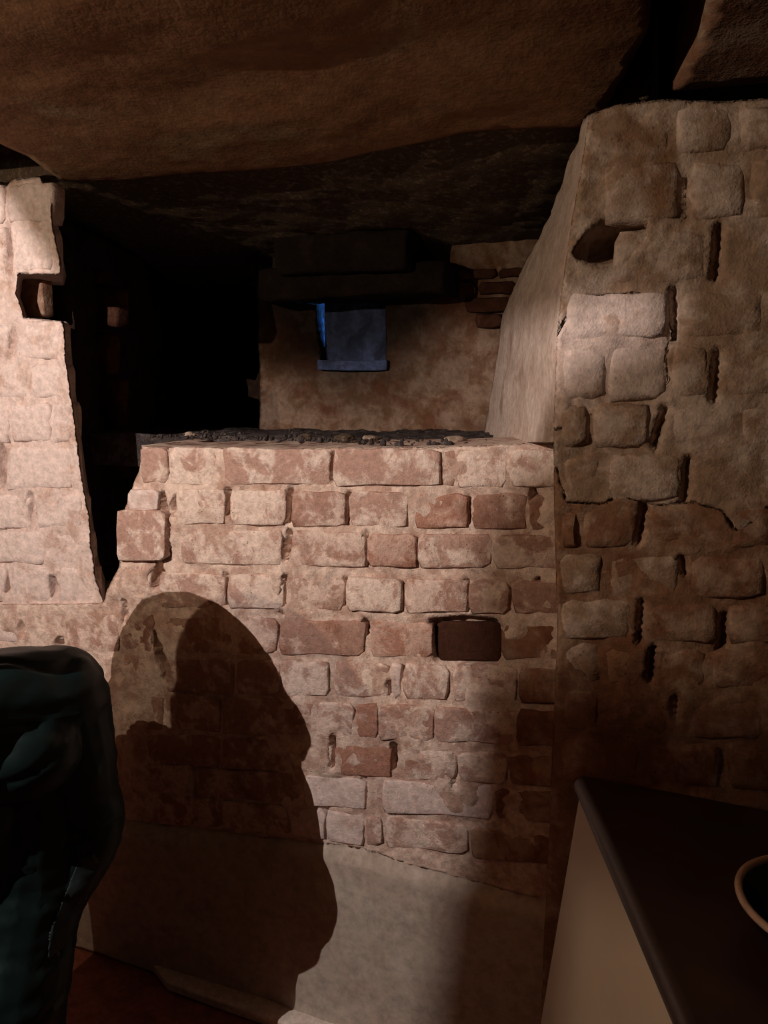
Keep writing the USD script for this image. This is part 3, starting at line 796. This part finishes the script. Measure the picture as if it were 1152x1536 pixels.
# round dish on the worktop
ctr = on_z(1226, 1424, ZT)
rad = 0.5 * np.linalg.norm(on_z(1112, 1424, ZT) - ctr) * 2
bowl = thing("bowl", "dark round bowl with a pale brown rim on the dark worktop", "bowl", (ctr[0], ctr[1], ZT))
prof = np.array([[0.0, 0.0005], [.55, 0.0005], [.62, .012], [.85, .028], [1.0, .05], [.97, .052], [.80, .034], [.55, .014], [0.0, .011]])
prof[:, 0] *= rad
bm = trimesh.creation.revolve(prof, sections=64)
bm.apply_translation((ctr[0], ctr[1], ZT))
obj("dish", bm, M["bowl"], bowl, smooth=45)
rm = trimesh.creation.torus(rad * .985, .0042, 64, 12)
rm.apply_translation((ctr[0], ctr[1], ZT + .051))
obj("rim", rm, M["bowl_rim"], bowl, smooth=True)

# ------------------------------------------------------------------ person kneeling at the left, back to the camera
def chain(*pr):
    """hulls of neighbouring spheres: (point, radius) ..."""
    out = []
    for (a, ra), (b, rb) in zip(pr[:-1], pr[1:]):
        out.append(Manifold.batch_hull([Manifold.sphere(ra, 20).translate(tuple(map(float, a))), Manifold.sphere(rb, 20).translate(tuple(map(float, b)))]))
    return out


def blob(p, r, s=(1, 1, 1), yaw=0.0):
    return Manifold.sphere(r, 28).scale(s).rotate((0, 0, yaw)).translate(tuple(map(float, p)))


def fuse(parts, edge_len, rounds=8):
    m = Manifold.batch_boolean(parts, manifold3d.OpType.Add).refine_to_length(edge_len).to_mesh()
    t = trimesh.Trimesh(np.array(m.vert_properties[:, :3]), np.array(m.tri_verts), process=True)
    trimesh.smoothing.filter_taubin(t, lamb=0.5, nu=0.52, iterations=rounds)
    return t


Hd = world(-0.755, -0.075, 1.02)                           # head centre
base = np.array([Hd[0] + .03, Hd[1] + .0, 0.0])
ey = np.array([-0.5, 0.866, 0.0])                      # facing (towards the wall)
ex = np.array([0.866, 0.5, 0.0])                     # the person's right
lean = lambda z: np.array([-0.03, 0.17, 0]) * np.clip((0.9 - z) / 0.4, 0, 1)
P = lambda r, f, z: base + ex * r + ey * f + Z * (z + 0.12 * min(1.0, max(0.0, (z - 0.10) / 0.12))) + lean(z)
hf = np.array([0.93, -0.12, -0.22]); hf /= np.linalg.norm(hf)   # where the face looks
hr = np.cross(hf, Z); hr /= np.linalg.norm(hr)
hu = np.cross(hr, hf)
HP = lambda r, f, u: Hd + hr * r + hf * f + hu * u
neck, chest, waist, hip = P(0, .03, .93), P(0, .0, .74), P(0, -.01, .48), P(0, -.03, .29)
shR, shL = world(-.548, -.310, 1.22), P(-.20, .02, .84)
elR, elL = world(-.53, -.56, 1.30), world(-.86, -.345, 1.36)
wrR, wrL = world(-.645, -.80, 1.28), world(-.69, -.355, 1.40)
kneeR, kneeL = world(-.66, -.70, 1.38), np.array([-.83, 1.36, .52])
hipR, hipL = P(.07, .0, .22), P(-.11, .0, .22)
ankR, ankL = np.array([kneeR[0] + .01, kneeR[1] - .20, .07]), np.array([kneeL[0] - .02, kneeL[1] - .08, .07])
toeR, toeL = ankR + np.array([-.02, .17, -.025]), ankL + np.array([-.02, .17, -.025])


def hand(wrist, elbow, side):
    d = wrist - elbow
    d = d / np.linalg.norm(d)
    down = np.array([0, 0, -1.0])
    d2 = (d * .35 + ey * .8 + down * .15); d2 /= np.linalg.norm(d2)
    lat = np.cross(d2, Z) * side; lat /= np.linalg.norm(lat)
    nrm = np.cross(lat, d2) * side
    out = [Manifold.batch_hull([Manifold.sphere(.014, 14).translate(tuple(wrist + d2 * a + lat * b)) for a, b in ((.0, -.014), (.0, .014), (.085, -.032), (.09, .034))])]
    for k, L in enumerate((.062, .075, .07, .055)):
        b = wrist + d2 * .088 + lat * (-.032 + .022 * k)
        m1 = b + d2 * L * .5 - Z * .006
        m2 = b + d2 * L * .85 - Z * .022
        out += chain((b, .0095), (m1, .009), (m2, .008))
    tb = wrist + d2 * .03 - lat * .028
    out += chain((tb, .012), (tb + d2 * .03 - lat * .022, .0105), (tb + d2 * .06 - lat * .026 - Z * .012, .009))
    return out


person = thing("person", "person in a dark teal hooded jacket crouching beside the left pier, back to the room", "person", base)
skull = [blob(HP(0, -.01, .025), .095, (1, 1, 1)), *chain((HP(0, .0, .03), .086), (HP(0, .035, -.05), .055)), *chain((HP(0, .035, -.05), .05), (HP(0, .062, -.095), .026)),
         *chain((HP(.03, .05, -.075), .03), (HP(-.03, .05, -.075), .03)),
         *chain((HP(0, .090, .015), .008), (HP(0, .112, -.028), .0125), (HP(0, .092, -.038), .012)),
         *chain((HP(.012, .1, -.036), .008), (HP(-.012, .1, -.036), .008)),
         *chain((HP(.022, .083, -.064), .006), (HP(0, .092, -.062), .008), (HP(-.022, .083, -.064), .006)),
         *chain((HP(.018, .085, -.074), .007), (HP(-.018, .085, -.074), .007)),
         *chain((HP(.045, .08, .028), .011), (HP(-.045, .08, .028), .011)),
         blob(HP(.088, -.005, -.005), .03, (.45, .7, 1.0)), blob(HP(-.088, -.005, -.005), .03, (.45, .7, 1.0))]
trunk = [*chain((HP(0, -.02, -.04), .06), (neck, .055), (chest, .085)), *chain((P(-.12, 0, .80), .07), (P(.12, 0, .80), .07)),
         Manifold.batch_hull([Manifold.sphere(.075, 20).translate(tuple(P(s * .07 - .02, 0, z))) for s in (-1, 1) for z in (.32, .55, .76)]),
         *chain((shR, .055), (elR, .042), (wrR, .028)), *chain((shL, .055), (elL, .042), (wrL, .028)), *chain((P(.1, 0, .80), .06), (shR, .055)), *chain((P(-.1, 0, .80), .06), (shL, .055)),
         *chain((hipR, .085), (kneeR, .058), (ankR, .042)), *chain((hipL, .085), (kneeL, .058), (ankL, .042)), *chain((ankR, .036), (toeR, .03)), *chain((ankL, .036), (toeL, .03))]
body = fuse(skull + trunk + hand(wrR, elR, 1) + hand(wrL, elL, -1), .0075, 6)
obj("body", body, M["skin"], person, smooth=True)
for s in (-1, 1):
    e_ = trimesh.creation.icosphere(3, .0125)
    e_.apply_translation(HP(.031 * s, .078, .008))
    obj("eye", e_, M["eye"], person, smooth=True)
hairm = fuse([blob(HP(0, -.022, .042), .104), blob(HP(0, -.06, .0), .085), blob(HP(0, -.055, -.06), .06), *chain((HP(.06, .05, .085), .03), (HP(-.06, .05, .085), .03))], .009, 6)
hv_ = np.array(hairm.vertices)
hairm.vertices = hv_ + hairm.vertex_normals * ((fbm(hv_ * np.array([60, 60, 18]), 3) - .5) * .012)[:, None]
obj("hair", hairm, M["hair"], person, smooth=True)
jk = [Manifold.batch_hull([Manifold.sphere(.105, 24).translate(tuple(P(s * .09 - .03, -.01, z))) for s in (-1, 1) for z in (.30, .50, .74)]), *chain((P(-.04, -.02, .34), .13), (P(.0, -.01, .6), .11)),
      *chain((P(-.11, 0, .79), .10), (P(.13, -.01, .81), .10)), *chain((P(.06, -.03, .84), .098), (shR, .088)), *chain((P(-.1, -.01, .80), .098), (shL, .085)),
      *chain((shR, .086), ((shR + elR) / 2, .078), (elR, .070), ((elR * .55 + wrR * .45), .062), (wrR * .92 + elR * .08, .044)),
      *chain((shL, .086), (elL, .070), (wrL * .92 + elL * .08, .052)), *chain((wrL * .7 + elL * .3, .05), (kneeL * .5 + kneeR * .5 + Z * .04, .09), (kneeL * .5 + kneeR * .5 - Z * .16, .075)), *chain((kneeL - Z * .02, .085), (kneeR - Z * .02, .07)), *chain((kneeL - Z * .14, .075), (kneeR - Z * .16, .06)), blob(world(-.582, -.370, 1.162), .090, (1.1, 1, 1)), *chain((elL * .5 + wrL * .5, .06), (kneeL + Z * .03, .085)), *chain((world(-.605, -.44, 1.26), .105), (world(-.625, -.62, 1.29), .105), (world(-.66, -.84, 1.27), .105)), *chain((elR, .068), (wrL, .06)), *chain((elR, .06), (kneeL * .4 + kneeR * .6 + Z * .12, .09)), *chain((wrL, .06), (kneeR, .082)),  # hulls between arms, knees and back added to shape light and shadow
      *chain((P(0, -.02, .86), .085), (P(0, .0, .925), .078))]
jm = fuse(jk, .010, 5)
jv = np.array(jm.vertices)
fold = fbm(np.c_[jv[:, 0] * 9 + jv[:, 2] * 6, jv[:, 1] * 9, jv[:, 2] * 20], 3) - .5
ridge = np.abs(fbm(jv * np.array([7, 7, 11]) + 5, 2) - .5)
jm.vertices = jv + jm.vertex_normals * (fold * .016 - np.clip(.05 - ridge, 0, 1) * .10)[:, None]
jacket = obj("jacket", jm, M["jacket"], person, smooth=True)
def px_of(p):
    d = p - EYE
    zc = d[:, 1] * CP - d[:, 2] * SP
    return np.c_[W / 2 + F * d[:, 0] / zc, H / 2 - F * (d[:, 2] * CP + d[:, 1] * SP) / zc]


def lifted_faces(t_, poly, lift):
    """the faces of the garment inside an outline on its near side, as a thin panel of its own"""
    v_, f_ = np.asarray(t_.vertices), np.asarray(t_.faces)
    c_ = px_of(v_[f_].mean(1))
    near = ((EYE - v_[f_].mean(1)) * t_.face_normals).sum(1) > 0
    sub = trimesh.Trimesh(v_, f_[near & contains_xy(poly, c_[:, 0], c_[:, 1])], process=False)
    sub = max(sub.split(only_watertight=False), key=lambda m_: len(m_.faces))
    sub.remove_unreferenced_vertices()
    k_ = len(sub.vertices)
    n_ = np.asarray(sub.vertex_normals)
    e_ = boundary_edges(np.asarray(sub.faces))
    wall = np.vstack([np.stack([e_[:, 1], e_[:, 0], e_[:, 0] + k_], 1), np.stack([e_[:, 1], e_[:, 0] + k_, e_[:, 1] + k_], 1)])
    return np.vstack([sub.vertices + n_ * lift, sub.vertices - n_ * .001]), np.vstack([sub.faces, sub.faces[:, ::-1] + k_, wall])


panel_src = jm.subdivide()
obj("yoke_panel", lifted_faces(panel_src, Polygon([(-60, 1066), (44, 1062), (34, 1094), (52, 1132), (30, 1140), (0, 1120), (-30, 1122), (-60, 1105)]), .003), M["teal"], jacket, smooth=True, label="teal sheen on the jacket back painted as a bright patch")  # sheen on the cloth painted as a bright patch
obj("sleeve_stripe", lifted_faces(panel_src, Polygon([(118, 1290), (140, 1280), (150, 1300), (95, 1420), (72, 1440), (74, 1400)]), .002), M["strap"], jacket, smooth=True, label="dull grey stripe on the sleeve")
shell = fuse([blob(HP(0, -.04, .03), .138, (1, 1, 1)), blob(HP(0, -.08, -.03), .108), *chain((HP(0, -.03, -.05), .105), (P(0, -.01, .90), .088))], .010, 4)
face_hole = fuse([*chain((HP(0, .05, .03), .082), (HP(0, .3, .03), .11)), *chain((HP(0, .05, -.05), .062), (HP(0, .3, -.05), .09))], .02, 2)
inner_hole = fuse([blob(HP(0, -.02, .03), .125), blob(HP(0, -.02, -.04), .105)], .02, 2)
to_m = lambda t_: Manifold(manifold3d.Mesh(np.asarray(t_.vertices, np.float32), np.asarray(t_.faces, np.uint32)))
hood = to_m(shell) - to_m(face_hole) - to_m(inner_hole)
obj("hood", hood, M["jacket"], jacket, smooth=45)  # unseen hood, added to widen the head shadow on the wall
tr = [*chain((hipR, .10), (kneeR, .078), (ankR, .075)), *chain((hipL, .10), (kneeL, .092), (ankL, .095)), *chain((hipR, .105), (hipL, .105))]
obj("trousers", fuse(tr, .014, 5), M["trousers"], person, smooth=True)
for a, t_ in ((ankR, toeR), (ankL, toeL)):
    obj("shoe", fuse([*chain((a - Z * .008, .046), (t_ - Z * .005, .038))], .01, 4), M["shoes"], person, smooth=True)

# ------------------------------------------------------------------ lamps out of frame to the left, with added hoods shaping their light
def light_mask_mesh(center, outline, axis, dist=0.15, spread=115, closed=True):
    """added light mask round a lamp: an opening whose rim lies on the rays from the bulb to the given world points, bowed back round the bulb"""
    ax = (axis - center) / np.linalg.norm(axis - center)
    d = np.array([(p - center) / np.linalg.norm(p - center) for p in outline])
    rings = []
    steps = 9
    for t_, grow in [(a / (steps - 1), 0.0) for a in range(steps)] + [(a / (steps - 1), 0.003) for a in range(steps - 1, -1, -1)]:
        ring = []
        for x, sp in zip(d, np.broadcast_to(spread, len(d))):
            a0 = math.acos(np.clip(x @ ax, -1, 1))
            rad = x - ax * (x @ ax)
            rad /= np.linalg.norm(rad)
            a = a0 + (math.radians(sp) - a0) * t_ if a0 < math.radians(sp) else a0
            ring.append(center + (ax * math.cos(a) + rad * math.sin(a)) * (dist * (1 - (0.35 if closed else 0.0) * t_) + grow))
        rings.append(np.array(ring))
    k, f, m = len(d), [], len(rings)
    for r in range(m):
        q_ = (r + 1) % m
        for i in range(k if closed else k - 1):
            j = (i + 1) % k
            f += [(r * k + i, r * k + j, q_ * k + j), (r * k + i, q_ * k + j, q_ * k + i)]
    t = trimesh.Trimesh(np.vstack(rings), np.array(f), process=False)
    trimesh.repair.fix_normals(t)
    return t


lampA = thing("work_lamp", "unseen black work lamp on a stand, its added hood cut to shape the light", "lamp", (LAMP_A[0], LAMP_A[1], 0))
pool = [on_n(x, y, FRONT) for x, y in ((-900, 150), (-420, 200), (-60, 270), (40, 300), (90, 400), (112, 452))]
pool += [on_n(x, y, BACK) for x, y in ((410, 560), (520, 530), (690, 480))]
pool += [on_n(x, y, RIGHT) for x, y in ((850, 470), (885, 446), (950, 440), (1000, 468), (1014, 520), (1008, 572), (930, 602), (850, 642))]
pool += [on_n(x, y, FRONT) for x, y in ((790, 702), (734, 770), (708, 860), (714, 1040), (706, 1180), (690, 1290), (656, 1490), (644, 1700))]
pool += [on_n(x, y, FRONT) for x, y in ((300, 2100), (-500, 1900), (-1000, 1200), (-1050, 700))]
obj("hood", light_mask_mesh(LAMP_A, pool, on_n(380, 860, FRONT), 0.088), M["metal"], lampA, smooth=30)  # added hood, cut so the light ends along the pool outline
sphere_light(f"{lampA.GetPath()}/bulb_light", np.array([0, 0, LAMP_A[2]]), RADIUS_A, POWER_A, WARM_A)
st = Manifold.cylinder(LAMP_A[2] - .05, .010, .010, 16).translate((LAMP_A[0] - .03, LAMP_A[1] - .05, .02))
obj("pole", st, M["steel"], lampA, smooth=40)
obj("base", Manifold.cylinder(.022, .12, .11, 40).translate((LAMP_A[0] - .03, LAMP_A[1] - .05, 0.001)), M["metal"], lampA, smooth=40)
br = chain((LAMP_A + np.array([-.03, -.05, -.03]), .008), (LAMP_A + np.array([-.02, -.03, -.012]), .006))
obj("bracket", br[0], M["steel"], lampA, smooth=40)

lampB = thing("flood_lamp", "unseen small flood lamp farther left, with an added flap shaping its light", "lamp", (LAMP_B[0], LAMP_B[1], LAMP_B[2]))
dl = UsdLux.DiskLight.Define(stage, f"{lampB.GetPath()}/bulb_light")
dl.CreateRadiusAttr(RADIUS_B)
dl.CreateIntensityAttr(POWER_B / (4 * math.pi ** 2 * RADIUS_B ** 2))
dl.CreateColorAttr(WARM_B)
zb_ = -AIM_B / np.linalg.norm(AIM_B)
xb_ = np.cross(Z, zb_); xb_ /= np.linalg.norm(xb_)
yb_ = np.cross(zb_, xb_)
dl.AddTransformOp().Set(Gf.Matrix4d(*[*map(float, xb_), 0.0, *map(float, yb_), 0.0, *map(float, zb_), 0.0, 0.0, 0.0, 0.0, 1.0]))
bk = LAMP_B + zb_ * .004
can = chain((bk + zb_ * .014, .013), (bk + zb_ * .05, .024))
obj("housing", can[0], M["metal"], lampB, smooth=40)
low = [on_n(x, y, RIGHT) for x, y in ((1700, 1060), (1152, 1050), (1000, 1045), (900, 1030), (848, 1018), (846, 1018))] + [on_n(x, y, FRONT) for x, y in ((760, 1010), (640, 1060), (560, 1150), (520, 1300), (500, 1500))]
obj("shield", light_mask_mesh(LAMP_B, low, on_n(600, -300, FRONT), .16, [47.2] * 5 + [150] * 6, False), M["metal"], lampB, smooth=30)  # added flap keeps this lamp off the lower right wall
obj("flex", Manifold.cylinder(.05, .004, .004, 8).translate(tuple(bk + zb_ * .05)), M["metal"], lampB, smooth=40)
